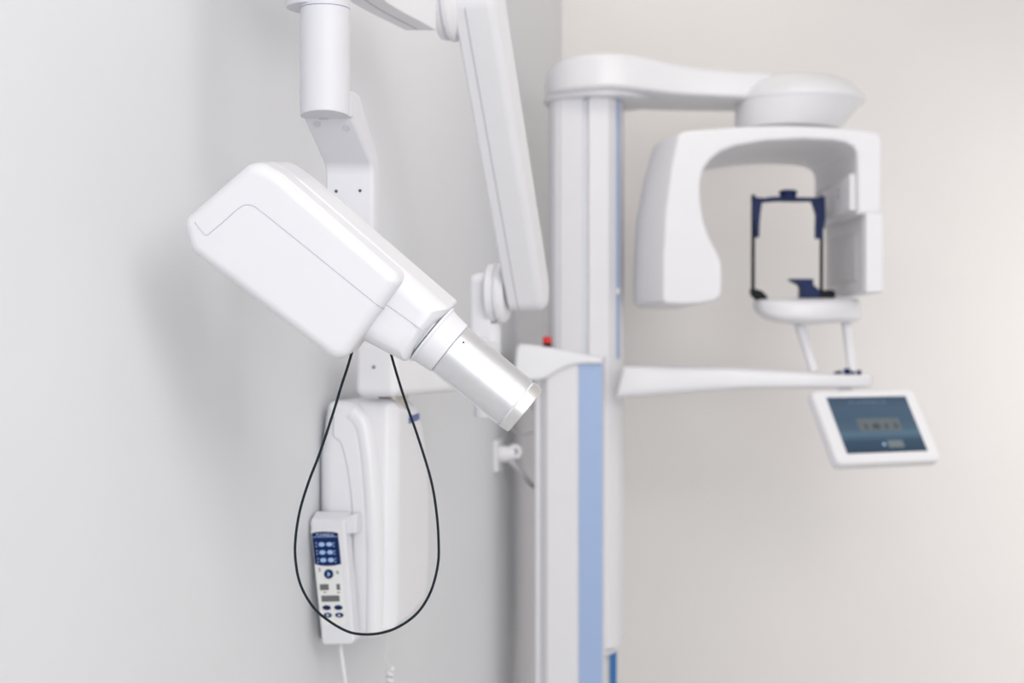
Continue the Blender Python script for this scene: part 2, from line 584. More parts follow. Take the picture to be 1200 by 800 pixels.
# ---- tube head
HS = 1.45 / F                                  # metres per unit in the head's own drawing
ANG = radians(39.3); ROLL = radians(11)
eu = Vector((cos(ANG), 0, -sin(ANG))); ev0 = Vector((sin(ANG), 0, cos(ANG))); ew0 = Vector((0, -1, 0))
ev = ev0 * cos(ROLL) + ew0 * sin(ROLL); ewh = ew0 * cos(ROLL) - ev0 * sin(ROLL)
HO = P(400, 310, 1.45)
TH = Frame(HO, eu, ev, ewh)


def hs(pts): return [(p[0] * HS, p[1] * HS) + ((p[2] * HS,) if len(p) > 2 else ()) for p in pts]


tb = MB('white', 'seam', 'dseam')
Bo = roundpoly(hs([(-115, -60, 10), (-158, -20, 30), (-145, 44, 52), (-100, 47, 60), (131, 41, 4), (131, -43, 7), (75, -55, 12)]), 8)
tb.prism(TH, Bo, -84 * HS, 16 * HS, 20 * HS, 24 * HS, seg=8)
# seam along the neck
tb.tube([TH.at(u * HS, v * HS, 16.1 * HS) for u, v in ((60, 0), (100, 3), (131, 4))], 0.00045, n=6, mi=1)
# end plate gap
head = tb.build('tube_head', xr)

fcx = MB('white', 'seam')
Ao = roundpoly(hs([(-144, -93, 26), (-172, -72, 16), (-148, 40, 54), (-115, 46, 60), (70, 41, 12), (76, -85, 18)]), 9)
fcx.prism(TH, Ao, -36 * HS, 42 * HS, 14 * HS, 14 * HS, seg=9)
wf = 42.0


def fv(vp): return (vp + wf * sin(ROLL)) / cos(ROLL)


sm1 = spline([(u, fv(v), 0) for u, v in ((-137, -70), (-132, -48), (-128, -28), (-124, -16.5), (-117, -11), (-108, -9.5), (-75, -9), (-20, -8.6), (40, -8.3), (52, -8.2))], 5)
sm0 = [(-158, fv(-68), 0), (-148, fv(-70.5), 0), (-140, fv(-72), 0), (-137, fv(-70), 0)]
fcx.tube([TH.at(q[0] * HS, q[1] * HS, (wf + 0.05) * HS) for q in sm0 + [tuple(q) for q in sm1[1:]]] + [TH.at(u * HS, (fv(-8.2) + dv) * HS, w * HS) for u, dv, w in ((60, -0.1, 41.9), (66.5, -0.5, 39.5), (70.5, -1.0, 35), (72.5, -2.2, 28), (72.6, -4, 16))], 0.0005, n=6, smooth=False, mi=1)
fcx.build('front_cover', head)

cl = MB('white', 'seam', 'dseam')
CO = TH.at(0, -2.2 * HS, -28 * HS)
hh = lambda l: [(r * HS, u * HS) for r, u in l]
cl.lathe(CO, eu, hh([(36, 128), (36, 131.2), (40, 131.4), (40, 134.4), (38.6, 135), (37.4, 138), (35.8, 152), (35.4, 158.6), (34.4, 159.5), (31, 159.6)]), n=72)
cl.lathe(CO, eu, hh([(38.5, 129.5), (38.5, 132.2)]), n=72, mi=2)
cl.build('collar', head)
cn = MB('alu', 'aluedge', 'rail', 'screw')
cn.lathe(CO, eu, hh([(31, 158), (33.2, 160.2), (33.8, 161), (33.4, 250), (33.2, 260.4), (32.6, 260.8)]), n=96)
cn.lathe(CO, eu, hh([(31.6, 259), (31.6, 263)]), n=96, mi=2)
cn.lathe(CO, eu, hh([(31.2, 262.4), (33, 262.6), (33.3, 263.4), (32.2, 275.4), (31.2, 276.2), (27.5, 276.2), (27, 264), (1, 264)]), n=96, mi=1)
for ph in (radians(46), radians(-62)):
    for off, mi_ in ((0, 1), (radians(2.2), 2)):
        dd = ev * sin(ph + off) + ewh * cos(ph + off)
        cn.tube([CO + eu * (162 * HS) + dd * (33.72 * HS), CO + eu * (260 * HS) + dd * (33.2 * HS)], 0.00045, n=6, smooth=False, mi=mi_)
dd = ev * sin(radians(41)) + ewh * cos(radians(41))
cn.lathe(CO + eu * (168.5 * HS) + dd * (32.6 * HS), dd, [(0.0013, 0), (0.0013, 0.0012)], n=12, mi=3)
cn.build('aiming_cone', head, 'satin silver metal aiming cone')

cb = MB('cable')
cpx = [(418, 396, 1.515), (412.5, 412.5, 1.512), (407, 431, 1.51), (400, 452, 1.51), (390, 485, 1.51), (375, 530, 1.51), (361.5, 565, 1.51), (351, 600, 1.51), (346, 635, 1.51), (347, 662, 1.51), (353, 687, 1.51), (367, 711, 1.51), (385, 727, 1.51), (407, 739.5, 1.51), (426, 743, 1.51), (446, 741.5, 1.51), (467.5, 734, 1.51), (489.5, 717.5, 1.51), (504.7, 693, 1.51), (513, 662.5, 1.51), (514, 635, 1.51), (511.5, 600, 1.51), (505, 562, 1.51), (490, 512.5, 1.51), (475, 470, 1.51), (465.5, 440, 1.51), (459, 417.5, 1.51), (453, 394, 1.51)]
cb.tube([P(*c) for c in cpx], 0.00142, n=10, sub=5)
cb.build('hanging_cable', xr, 'thin black cable hanging in a loop below the tube head')

# ------------------------------------------------------------------ control panel clipped beside the housing
ctl = thing('control_panel', wp(-0.03, 0.03, 1.0), 'white handheld control panel with navy keypad clipped to the wall housing', 'control panel')
cpb = MB('white', 'seam')
CW = 0.034
body = roundpoly(hpx([(377, 756, 0.006), (415.5, 755, 0.008), (403.5, 609, 0.004), (362.5, 610, 0.004)], CW), 5)
cpb.prism(HF, body, 0.006, CW, 0.003, 0.004, seg=4)
cpb.build('panel_body', ctl)
tp = MB('white')                               # sloping top and the holder block beside it
Tf = Frame(wp(0, 0, CZ), TW * -1, Z, NW)
a0, b0 = HF.hit(363, 610, CW); a1, b1 = HF.hit(417.5, 599, 0.012)
tprof = [(0.004, b0 - 0.002), (CW - 0.0005, b0 - 0.002), (CW - 0.002, b0 + 0.002), (0.012, b1 - 0.002), (0.004, b1 - 0.002)]
tp.prism(Tf, roundpoly([(a, b, 0.002) for a, b in tprof], 3), max(a0 + 0.001, 0.002), HF.hit(404, 605, CW)[0], 0.002, 0.002)
blk = roundpoly(hpx([(403, 625.5, 0.002), (417.5, 625.5, 0.003), (418, 601, 0.003), (403, 606, 0.003)], 0.026), 4)
tp.prism(HF, blk, 0.001, 0.026, 0.0, 0.003)
tp.build('holder', ctl)
fp = MB('face', 'navypad')
fpl_ = roundpoly(hpx([(377.5, 733, 0.004), (405, 731, 0.004), (397.5, 620, 0.003), (364, 620.5, 0.003)], CW), 4)
fp.prism(HF, fpl_, CW - 0.001, CW + 0.0006)
for bx, by, wd, hg in ((374.5, 666, 2.4, 1.1), (374.8, 668.5, 2.6, 1.0), (395.5, 669.5, 3.4, 1.0), (395.8, 671.5, 3.2, 1.0), (381, 693.7, 3, 1.0), (397, 693.8, 3.4, 1.0)):
    a, b = HF.hit(bx, by, CW)
    fp.box(HF, a - wd * 0.0006, a + wd * 0.0006, b - hg * 0.0006, b + hg * 0.0006, CW, CW + 0.001, mi=1)
face = fp.build('keypad_film', ctl)
pad = MB('navypad', 'keylight', 'keyblue')
WPD = CW + 0.0012
po = hpx([(369.3, 660.5), (376, 662.3), (384, 662.8), (392, 662.3), (400, 660.5), (396.2, 624.2), (390, 623), (380, 622.5), (371, 623), (365.3, 624.5)], CW)
pad.prism(HF, po, CW, WPD)
c = HF.hit(381.2, 626.4, CW); w_ = HF.hit(391.5, 626.4, CW)[0] - HF.hit(371, 626.4, CW)[0]
pad.text(HF, 'PLANMECA', c[0], c[1], WPD + 0.0003, 0.0052, mi=1, width=w_)
ln = hpx([(367, 629.2), (396, 628.7), (396, 628.1), (367, 628.6)], CW)
pad.prism(HF, ln, CW, WPD + 0.0003, mi=2)
for r_, yy in enumerate((637.8, 647, 656.2)):
    for side_, xx in ((0, 371), (1, 391.5)):
        for k in (-1, 1):
            a, b = HF.hit(xx + r_ * 1.0, yy + k * 1.8, CW)
            pad.box(HF, a - 0.0009, a + 0.0009, b - 0.0008, b + 0.0008, CW, WPD + 0.0003, mi=2)
pad.build('navy_keypad', face, 'navy blue key field with a white name line')


def oval(mb, px, py, ra, rb, w0, w1, mi=0, n=24, rim=0.0006):
    a, b = HF.hit(px, py, w0)
    pl = [(a + ra * cos(2 * pi * k / n), b + rb * sin(2 * pi * k / n)) for k in range(n)]
    mb.prism(HF, pl, w0, w1, 0, rim, seg=3, mi=mi)
    return a, b


for xx, yy in ((377, 637.7), (386, 637.5), (378, 647), (387, 646.8), (379, 656.1), (388, 655.9)):
    kb = MB('keyblue')
    oval(kb, xx, yy, 0.0046, 0.0031, WPD, WPD + 0.0014)
    kb.build('key', face, 'light blue oval key')
kb = MB('navypad', 'keyblue')
a, b = oval(kb, 385.4, 672.3, 0.0068, 0.0068, CW + 0.0005, CW + 0.0028, rim=0.0012)
kb.prism(HF, [(a - 0.001, b - 0.004), (a + 0.003, b), (a - 0.001, b + 0.004)], CW + 0.002, CW + 0.003, mi=1)
kb.build('start_key', face, 'round navy key')
for q4 in ([(375.4, 691.2), (385.7, 691), (385.2, 684), (375, 684.2)], [(395, 690.8), (399, 690.7), (398.3, 683.8), (394.2, 684)], [(377.3, 704.8), (398.4, 704.3), (397.8, 697.2), (376.7, 697.6)]):
    dm = MB('lcd')
    dm.prism(HF, hpx(q4, CW), CW, CW + 0.0012)
    dm.build('display', face, 'grey number display')
for xx, yy, ar in ((383, 711.7, 0), (396.7, 711.6, 0), (384.2, 720.5, -1), (397.8, 720.4, 1)):
    kb = MB('navypad', 'keylight')
    a, b = oval(kb, xx, yy, 0.0063, 0.0035, CW + 0.0005, CW + 0.0018)
    if ar:
        kb.prism(HF, [(a - 0.0028, b - ar * 0.0012), (a + 0.0028, b - ar * 0.0012), (a, b + ar * 0.0017)], CW + 0.001, CW + 0.0021, mi=1)
    kb.build('key', face, 'navy oval key')
cd = MB('white')
cd.tube([P(399.5, 748, 2.05), P(399.5, 760, 2.05), P(402, 780, 2.05), P(404.5, 800, 2.05), P(408, 850, 2.06), P(410, 1000, 2.08)], 0.0033, n=12)
cd.build('cord', ctl)

cc = MB('offwhite')
base = P(456.5, 780, 2.13)
pts = [P(454.5, 742, 2.12), P(454, 755, 2.12), P(451.5, 772, 2.12)]
helix = []
for k in range(0, 12 * 26):
    a = 2 * pi * k / 12
    helix.append(Vector((base.x + 0.0036 * cos(a) + 0.0004 * k / 12, base.y + 0.0036 * sin(a), P(0, 783, 2.13).z - 0.0096 * k / 12)))
cc.tube(helix, 0.0036, n=8, smooth=False)
cc.tube(pts + [helix[0]], 0.0006, n=8)
cco = cc.build('coiled_cord')
cco['label'] = 'pale spiral cord hanging below the wall housing'; cco['category'] = 'cord'

# ------------------------------------------------------------------ wall socket with plug
ws = MB('satin', 'offwhite')
SW = Frame(W0 + Z * CZ, TW, Z, NW)
a, b = SW.hit(577.5, 516, 0.0); a2, b2 = SW.hit(583, 552, 0.0)
a = a2 - 0.085 if False else a
ws.box(SW, a, a2 + 0.02, b2, b, 0.0, 0.010, r=0.006, rim=0.003)
wso = ws.build('wall_socket')
wso['label'] = 'small white socket plate on the left wall, just left of the tall blue-striped column'; wso['category'] = 'socket'
am, bm_ = (a + a2 + 0.02) / 2, (b + b2) / 2 + 0.004
pl0 = SW.at(am, bm_, 0.010)
plug = thing('power_plug', pl0, 'white power plug with loop grip pushed into the wall socket, cord trailing down', 'plug')
pm = MB('satin')
pm.lathe(pl0, NW, [(0.019, 0.0), (0.0195, 0.004), (0.0185, 0.016), (0.0145, 0.030), (0.010, 0.036)], n=32)
pm.build('plug_body', plug)
pm = MB('satin')
rc = pl0 + NW * 0.034 + Z * 0.006
pm.ring(rc, Yv, 0.0125, 0.0052)
pm.build('loop_grip', plug)
pm = MB('satin')
e_ = P(632, 580, 3.47)
st = pl0 + NW * 0.02 - Z * 0.008
pm.tube([st, st.lerp(e_, 0.35), st.lerp(e_, 0.7), e_, P(640, 640, 3.49), P(641, 1000, 3.49)], lambda t: 0.0085 - 0.003 * min(1, t * 5), n=12)
pm.build('cord', plug)

# ------------------------------------------------------------------ panoramic x-ray machine
op = thing('panoramic_xray_machine', (0.19, 3.43, 0.0),
           'tall white panoramic x-ray machine with light blue column stripe, overhead C-shaped gantry and tilted screen', 'x-ray machine')
YC = 3.43
ZP = Frame((0, 0, 0), X, Yv, Z)


def xz(px, y): return (px - 600) / F * y


def zz(py, y): return CZ + (400 - py) / F * y


# main column (plan outline extruded upward)
col = MB('satin', 'rail', 'slot')
cpl = [(644, 3.55), (643.5, 3.43), (646, 3.385), (651, 3.365), (656, 3.358), (657, 3.352), (683, 3.335), (683, 3.352), (690, 3.352), (690, 3.335), (713, 3.335), (721, 3.352), (724.5, 3.362), (729, 3.39), (731, 3.43), (729, 3.55)]
col.prism(ZP, [(xz(p, y), y) for p, y in cpl], zz(759, 3.35), zz(108, 3.35))
col_o = col.build('column', op, sharp=20)
rl = MB('rail', 'slot')
rl.prism(ZP, [(xz(683.3, 3.35), 3.3535), (xz(683.3, 3.35), 3.349), (xz(689.7, 3.35), 3.349), (xz(689.7, 3.35), 3.3535)], zz(640, 3.35), zz(114, 3.35))
rl.prism(ZP, [(xz(683.3, 3.35), 3.3535), (xz(683.3, 3.35), 3.345), (xz(689.7, 3.35), 3.345), (xz(689.7, 3.35), 3.3535)], zz(114, 3.35), zz(106, 3.35), mi=1)
rl.build('guide_rail', col_o, 'silver groove running up the column')
bs = MB('edgeblue', 'satin')
bs.prism(ZP, [(xz(722.3, 3.36), 3.359), (xz(723.2, 3.353), 3.353), (xz(726.2, 3.358), 3.358), (xz(726, 3.37), 3.37)], zz(420, 3.36), zz(113, 3.36))
bs.box(front(3.352), xz(722.5, 3.352), xz(726, 3.352), (400 - 344) / F * 3.352, (400 - 338) / F * 3.352, -0.01, 0.002, mi=1)
bs.build('blue_edge_strip', col_o, 'thin blue strip on the column edge')
# fixed inner column seen below the moving one
ic = MB('offwhite', 'deepblue')
ic.prism(ZP, [(xz(650, 3.4), 3.52), (xz(650, 3.4), 3.40), (xz(700, 3.39), 3.37), (xz(714.5, 3.38), 3.38), (xz(715, 3.39), 3.39), (xz(722, 3.5), 3.52)], 0.05, zz(730, 3.4))
ic.prism(ZP, [(xz(714.8, 3.375), 3.375), (xz(722.6, 3.385), 3.385), (xz(722.8, 3.42), 3.42), (xz(714.8, 3.42), 3.42)], 0.05, zz(730, 3.4), mi=1)
ic.build('inner_column', op, 'inner column with deep blue edge')
lp = MB('satin')
lp.tube([P(698, 763.5, 3.335), P(707, 765, 3.333), P(714, 764.5, 3.34), P(721, 760.5, 3.365), P(729, 751, 3.45), P(734, 743, 3.545)], 0.0042, n=10)
lp.build('column_lip', col_o)
bp_ = MB('satin')
bp_.box(ZP, 0.0, 0.36, 3.25, 3.62, 0.0, 0.05, r=0.03, rim=0.01)
bp_.build('base_plate', op)

# lift carriage with the broad blue stripe
ca = MB('satin', 'offwhite')
yf = 3.235
cap_pl = [(626, 3.40), (626, 3.27), (628, 3.262), (633, 3.262), (634, 3.256), (638, 3.242), (642, 3.235), (676, 3.232), (678, 3.235), (706, 3.235), (707, 3.245), (709, 3.33), (700, 3.40)]
ca.prism(ZP, [(xz(p, y), y) for p, y in cap_pl], 0.06, zz(418, yf))
car = ca.build('lift_carriage', op, sharp=20)
st_ = MB('blue')
st_.box(front(yf), xz(678.5, yf), xz(706, yf), 0.07 - CZ, (400 - 426.5) / F * yf, -0.006, 0.003, r=0.0015, rim=0.001)
st_.build('blue_stripe', car, 'broad light blue stripe on the carriage front')
cpx_ = MB('gloss')
FFc = front(yf)
co = [(602.5, 438), (603, 430), (605, 408), (609, 403), (622, 403.5), (645, 407), (675, 413), (692, 416), (702, 419), (706, 423), (706.5, 426.5), (690, 426.5), (676, 427), (665, 429.5), (655, 434), (645, 440.5), (638, 444), (632, 445.5), (626, 446), (606, 445)]
cpx_.prism(FFc, [FFc.hit(x, y, 0.01) for x, y in co], -0.13, 0.012, 0.01, 0.007)
cpo = cpx_.build('carriage_cap', car)
cr_ = MB('satin')
cr_.box(front(3.33), xz(607, 3.33), xz(627, 3.33), (400 - 482) / F * 3.33, (400 - 415) / F * 3.33, -0.09, 0.0, r=0.008, rim=0.004)
cr_.build('rear_block', car)
eb = MB('red', 'black')
ec = P(641.3, 403.5, 3.26)
eb.lathe(ec, Z, [(0.0098, -0.006), (0.0098, 0.003)], n=28, mi=1)
eb.lathe(ec, Z, [(0.0098, 0.003), (0.0104, 0.004), (0.0104, 0.013), (0.0095, 0.0165), (0.006, 0.018)], n=28, mi=0)
eb.build('emergency_button', cpo, 'red emergency stop button on a black base')

# overhead arm
ta = MB('gloss')
secs = [(639.5, 97, 108, 0.035), (642, 84, 109, 0.068), (648, 75.5, 109.5, 0.098), (657, 69, 109, 0.122), (670, 64.5, 108, 0.143), (690, 61.5, 106.5, 0.155), (712, 60.8, 106, 0.156), (732, 62.5, 107, 0.148), (756, 67.5, 109.5, 0.134), (780, 73, 112.3, 0.122), (803, 77.5, 114, 0.114), (830, 80.5, 115.2, 0.108), (860, 82.7, 116.5, 0.102), (890, 84.3, 117.5, 0.096), (915, 86, 118, 0.088), (925, 95, 118, 0.06)]


def srect(hw, hh, n=56, e=5.0):
    out = []
    for k in range(n):
        a = 2 * pi * k / n
        c, s_ = cos(a), sin(a)
        out.append((hw * math.copysign(abs(c) ** (2 / e), c), hh * math.copysign(abs(s_) ** (2 / e), s_)))
    return out


rings = []
for px, yt, yb, hdp in secs:
    yc = YC
    yn = yc - hdp * 0.9
    xw = (px - 600) / F * (yc if hdp < 0.13 else yc)
    z1, z0 = zz(yt, yn), zz(yb, yn)
    rings.append([Vector((xw, yc + a, (z0 + z1) / 2 + b)) for a, b in srect(hdp, (z1 - z0) / 2, e=9)])
ta._rings(rings)
tao = ta.build('overhead_arm', op, sharp=50)
lr = MB('gloss', 'dseam')
lc = Vector((xz(702, YC), YC, 0))
lr.lathe(lc, Z, [(0.120, zz(106, YC - .134) - 0.010), (0.1335, zz(106, YC - .134) - 0.009), (0.1355, zz(106, YC - .134) - 0.004), (0.1345, zz(106, YC - .134) + 0.004), (0.128, zz(106, YC - .134) + 0.012)], n=72)
lr.build('arm_collar', tao)

# rotor disc between arm and gantry
DC = Vector((xz(936.5, 3.40), 3.40, 0))
ZR = zz(119.5, 3.40)
dk = MB('gloss', 'seam')
dk.lathe(DC, Z, [(0.02, ZR + 0.062), (0.06, ZR + 0.060), (0.095, ZR + 0.053), (0.122, ZR + 0.040), (0.143, ZR + 0.021), (0.152, ZR + 0.007), (0.1535, ZR), (0.1505, ZR - 0.006), (0.142, ZR - 0.007)], n=80)
rr = []
for r_, h, dx in ((0.150, ZR - 0.005, 0), (0.149, ZR - 0.007, -0.0015), (0.142, ZR - 0.024, -0.010), (0.134, ZR - 0.044, -0.019), (0.126, ZR - 0.060, -0.026), (0.122, ZR - 0.068, -0.029), (0.119, ZR - 0.07, -0.029)):
    rr.append([Vector((DC.x + dx + r_ * cos(2 * pi * k / 64), DC.y + r_ * sin(2 * pi * k / 64), h)) for k in range(64)])
dk._rings(rr)
dk.build('rotor_disc', op, sharp=40)

# C-shaped gantry
GF = front(3.15)
go = [(794, 158), (786, 195), (779, 245), (776, 300), (775.5, 340), (776, 352), (781, 356.5), (800, 357), (820, 356.5), (838, 353), (845, 347), (846.5, 340), (846.5, 313), (845, 304), (840, 294), (832, 279), (825, 258), (821, 232), (821.5, 212), (825.5, 198), (833, 187), (845, 177.5), (862, 171), (896, 165.5), (940, 163), (975, 164.5), (990, 167), (1000, 172), (1004, 179), (1004.5, 190), (1005, 251), (1034, 250), (1034.5, 200), (1034.8, 166), (1032, 158), (1026, 154), (1005, 151.5), (981, 149.5), (950, 147.5), (917, 146.5), (880, 147.5), (850, 149.5), (815, 152), (800, 154)]
go2 = [GF.hit(x, y, 0.0) for x, y in go]
ga = MB('satin', 'offwhite', 'seam')
gpl = [Vector(q) for q in go2]
if area2(gpl) < 0: gpl.reverse()
xe0, xe1 = GF.hit(775, 300)[0], GF.hit(850, 300)[0]
grings = []
for w_, rim_, out_ in ((-0.46, 0.010, 0.008), (-0.456, 0.004, 0.012), (-0.44, 0.0, 0.018), (-0.38, 0, 0.028), (-0.30, 0, 0.037), (-0.22, 0, 0.043), (-0.16, 0, 0.043), (-0.12, 0, 0.039), (-0.085, 0, 0.031), (-0.055, 0, 0.021), (-0.03, 0, 0.011), (-0.012, 0, 0.0025), (-0.006, 0.0006, 0), (-0.0025, 0.0025, 0), (-0.0006, 0.0055, 0), (0.0, 0.009, 0)):
    pl_ = inset(gpl, rim_) if rim_ else gpl
    ring_ = []
    for q, q0 in zip(pl_, gpl):
        k_ = min(1, max(0, (xe1 - q0.x) / (xe1 - xe0)))
        outer_ = 1.0 if (q0.x < GF.hit(797, 300)[0]) else 0.0
        ring_.append(GF.at(q.x - out_ * k_ * outer_, q.y, w_))
    grings.append(ring_)
ga._rings(grings)
gan = ga.build('gantry', op, sharp=40)

# x-ray sensor box under the right leg and inner plates
sx = MB('satin', 'lgrey', 'grey')
sb_ = [GF.hit(x, y, 0.0) for x, y in [(1014.5, 343), (1036, 343), (1036, 249), (1014.5, 249)]]
sx.prism(GF, roundpoly([(a, b, 0.003) for a, b in sb_]), -0.40, 0.0, 0.01, 0.006)
sen = sx.build('sensor_box', op)
xl = sb_[0][0]
LFc = Frame((xl, 0, CZ), Yv, Z, -X)
pn = MB('lgrey', 'grey')
pq = [LFc.hit(x, y, 0.002) for x, y in [(966.5, 343), (1013, 343), (1012, 254), (967, 263)]]
y0, y1 = 3.17, 3.545
pn.box(LFc, y0, y1, sb_[0][1] + 0.003, sb_[2][1] + 0.004, -0.002, 0.002, r=0.004, rim=0.001, mi=0)
pn.box(LFc, y0 + 0.06, y1 - 0.06, sb_[0][1] + 0.03, sb_[2][1] - 0.035, 0.0, 0.004, r=0.004, rim=0.001, mi=1)
pn.build('sensor_panel', sen, 'light grey sensor face framed on the inner side')
xg = GF.hit(1004.5, 200, 0)[0]
IFr = Frame((xg, 0, CZ), Yv, Z, -X)
ip = MB('satin', 'slot')
zlo, zhi = (400 - 248) / F * 3.15, (400 - 196) / F * 3.15
ip.prism(IFr, roundpoly([(3.17, zlo + 0.004, 0.004), (3.36, zlo + 0.004, 0.05), (3.46, zlo + 0.06, 0.06), (3.46, zhi - 0.02, 0.03), (3.17, zhi - 0.01, 0.01)]), -0.004, 0.012, 0.0, 0.005)
for zq in (0.2, 0.26):
    ip.box(IFr, 3.275, 3.283, zlo + zq * 0.22, zlo + zq * 0.22 + 0.008, 0.01, 0.0124, mi=1)
ip.build('collimator_plate', gan)
ipb = MB('grey')
ipb.box(IFr, 3.40, 3.56, zlo + 0.012, zlo + 0.085, -0.004, 0.006, r=0.01, rim=0.002)
ipb.build('collimator_slot', gan, 'grey slot on the inner side of the gantry')

# patient support arm
YA = 3.30
sa = MB('gloss')
ssec = [(726, 430, 466.8, 0.036), (729, 429, 466.8, 0.040), (760, 428.7, 464.8, 0.044), (800, 428.8, 461.8, 0.048), (840, 429.5, 458.6, 0.052), (871, 431, 456.8, 0.056), (905, 433, 456.2, 0.060), (940, 435.5, 456.2, 0.066), (970, 437.5, 456, 0.070), (995, 438.5, 455.6, 0.066), (1010, 438, 455, 0.052), (1018, 438, 454.3, 0.034), (1021.5, 440, 452.5, 0.018)]
rings = []
for px, yt, yb, hdp in ssec:
    yn = YA - hdp
    z1, z0 = zz(yt, yn), zz(yb, yn)
    xw = (px - 600) / F * (YA - hdp * 0.5)
    sk = 0.0095 if px < 740 else (0.004 if px < 765 else 0.0)
    rings.append([Vector((xw + sk * b / ((z1 - z0) / 2), YA + a, (z0 + z1) / 2 + b)) for a, b in srect(hdp, (z1 - z0) / 2, e=5)])
sa._rings(rings)
sao = sa.build('support_arm', op, sharp=45)
ztop = zz(437.5, YA - 0.07)
UPF = Frame((0, 0, ztop), X, Yv, Z)
for px, w_, h_, dy in ((979.5, 0.006, 0.004, 0.0), (985.5, 0.007, 0.006, 0.012), (992.5, 0.013, 0.011, 0.0), (1001, 0.007, 0.005, 0.014), (1006.5, 0.008, 0.007, 0.0)):
    kb = MB('navypad')
    a, b = xz(px, 3.26), 3.26 + dy
    kb.box(UPF, a - w_ / 2, a + w_ / 2, b - 0.008, b + 0.008, -0.006, h_, r=0.002, rim=0.001)
    kb.build('key', sao, 'small blue control key')

# chin table on two inclined posts
YT = 3.34
for (xa, ya, xb, yb, ra, rb) in ((935.5, 376, 954, 436, 0.0125, 0.0098), (991, 374, 998.5, 436, 0.0115, 0.0105)):
    pm = MB('satin')
    p0, p1 = P(xa, ya, YT), P(xb, yb, 3.31)
    pm.tube([p0, p0.lerp(p1, .5), p1], lambda t, ra=ra, rb=rb: ra + (rb - ra) * t, n=24)
    pm.build('post', op)
ct = MB('gloss')
tsec = [(886, 352, 362, 0.03), (892, 350.5, 368, 0.05), (902, 349.8, 374, 0.065), (916, 349.3, 378, 0.075), (940, 349, 380, 0.082), (965, 349, 379.5, 0.082), (985, 349, 378.3, 0.076), (998, 349.3, 377.5, 0.058), (1005, 350, 376.5, 0.036), (1008, 353, 374, 0.02)]
rings = []
for px, yt, yb, hdp in tsec:
    yn = YT - hdp * 0.5
    z1, z0 = zz(yt, yn), zz(yb, yn)
    xw = (px - 600) / F * (YT - hdp * 0.5)
    rings.append([Vector((xw, YT + a, (z0 + z1) / 2 + b)) for a, b in srect(hdp, (z1 - z0) / 2, e=4)])
ct._rings(rings)
cto = ct.build('chin_table', op, sharp=45)
zt_ = zz(349.2, YT)
ch = MB('navy')
CHF = front(YT)
cpl_ = [(924, 327), (951, 327), (951.5, 334), (954, 336), (958.5, 340), (959, 350), (937, 350), (937.5, 338), (936, 334), (929, 330.5)]
ch.prism(CHF, [CHF.hit(x, y) for x, y in cpl_], -0.022, 0.022, 0.003, 0.003)
ch.build('chin_rest', cto, 'navy blue chin rest')
for pts in ([(879, 338), (885, 338.5), (892, 341), (898, 347), (899.5, 353.5), (888, 353.5), (880, 346)], [(958.5, 340), (974, 339.8), (978, 342), (977.5, 348), (975, 351), (958.5, 351)]):
    fm = MB('black')
    fm.prism(CHF, roundpoly([CHF.hit(x, y) + (0.003,) for x, y in pts], 3), -0.014, 0.014, 0.003, 0.003)
    fm.build('black_foot', cto, 'black foot of the head frame')
# head frame
for (xa, ya, xb, yb) in ((882.8, 228, 882.3, 345), (963, 236, 962.5, 345)):
    fm = MB('black')
    fm.tube([P(xa, ya, YT), P(xa * .5 + xb * .5, (ya + yb) / 2, YT), P(xb, yb, YT)], 0.0044, n=14)
    fm.build('rod', cto, 'black rod of the head frame')
hf = MB('navy')
bar = [(881, 229), (884, 229.5), (885, 231.5), (895, 232.3), (902, 231), (912, 230.5), (936, 231.5), (950, 231.7), (960, 231.5), (962.5, 229.5), (965, 231), (966, 236), (956, 236.8), (950, 236), (930, 236.4), (910, 236), (898, 237), (891, 237.5), (881, 236)]
hf.prism(CHF, [CHF.hit(x, y) for x, y in bar], -0.012, 0.012, 0.002, 0.002)
hfo = hf.build('head_bar', cto, 'navy blue crossbar of the head frame')
kn = MB('navy')
kc = P(923.5, 231, YT)
kn.lathe(kc, Z, [(0.019, 0.0), (0.019, 0.006), (0.021, 0.007), (0.021, 0.014), (0.016, 0.0165), (0.012, 0.0165)], n=32)
kn.build('knob', hfo)
for pts in ([(881.2, 231), (893.5, 234), (892, 240), (890.5, 250), (889.5, 262), (889, 278), (884.5, 278.5), (883.5, 262), (881, 258)], [(966, 231), (966.5, 258), (964, 270), (963.5, 280), (955.5, 279.5), (955.5, 265), (956, 252), (953, 242), (950, 234.5)]):
    fm = MB('navy')
    fm.prism(CHF, [CHF.hit(x, y) for x, y in pts], -0.011, 0.011, 0.002, 0.002)
    fm.build('temple_pad', cto, 'navy blue temple pad')

# tilted touch screen
psi, tau = radians(23), radians(33)
ex = Vector((cos(psi), sin(psi), 0))
hface = Vector((sin(psi), -cos(psi), 0))
edn = (-Z * cos(tau) + hface * sin(tau))
en = ex.cross(-edn)
SC = P(1028, 498, 3.16)
SF2 = Frame(SC, ex, -edn, en)
WS, HSx = 0.280, 0.187
tsb = MB('satin')
tsb.box(SF2, -WS / 2, WS / 2, -HSx / 2, HSx / 2, -0.03, 0.0, r=0.016, rim=0.008)
tso = tsb.build('touch_screen', op)
wi, hi_ = WS * 0.77, HSx * 0.755
me_mb = MB('screen')
me_mb.box(SF2, -wi / 2, wi / 2, -hi_ / 2 + 0.002, hi_ / 2 + 0.002, -0.001, 0.0012)
dsp = me_mb.build('display', tso, 'dark blue display')
attr = dsp.data.attributes.new('rise', 'FLOAT', 'POINT')
for i, v in enumerate(dsp.data.vertices):
    w = v.co + op.location
    attr.data[i].value = ((w - SC).dot(SF2.e2) - 0.002) / hi_ + 0.5
ico = MB('icon', 'icondark', 'iconlight', 'scrtext', 'keyblue')
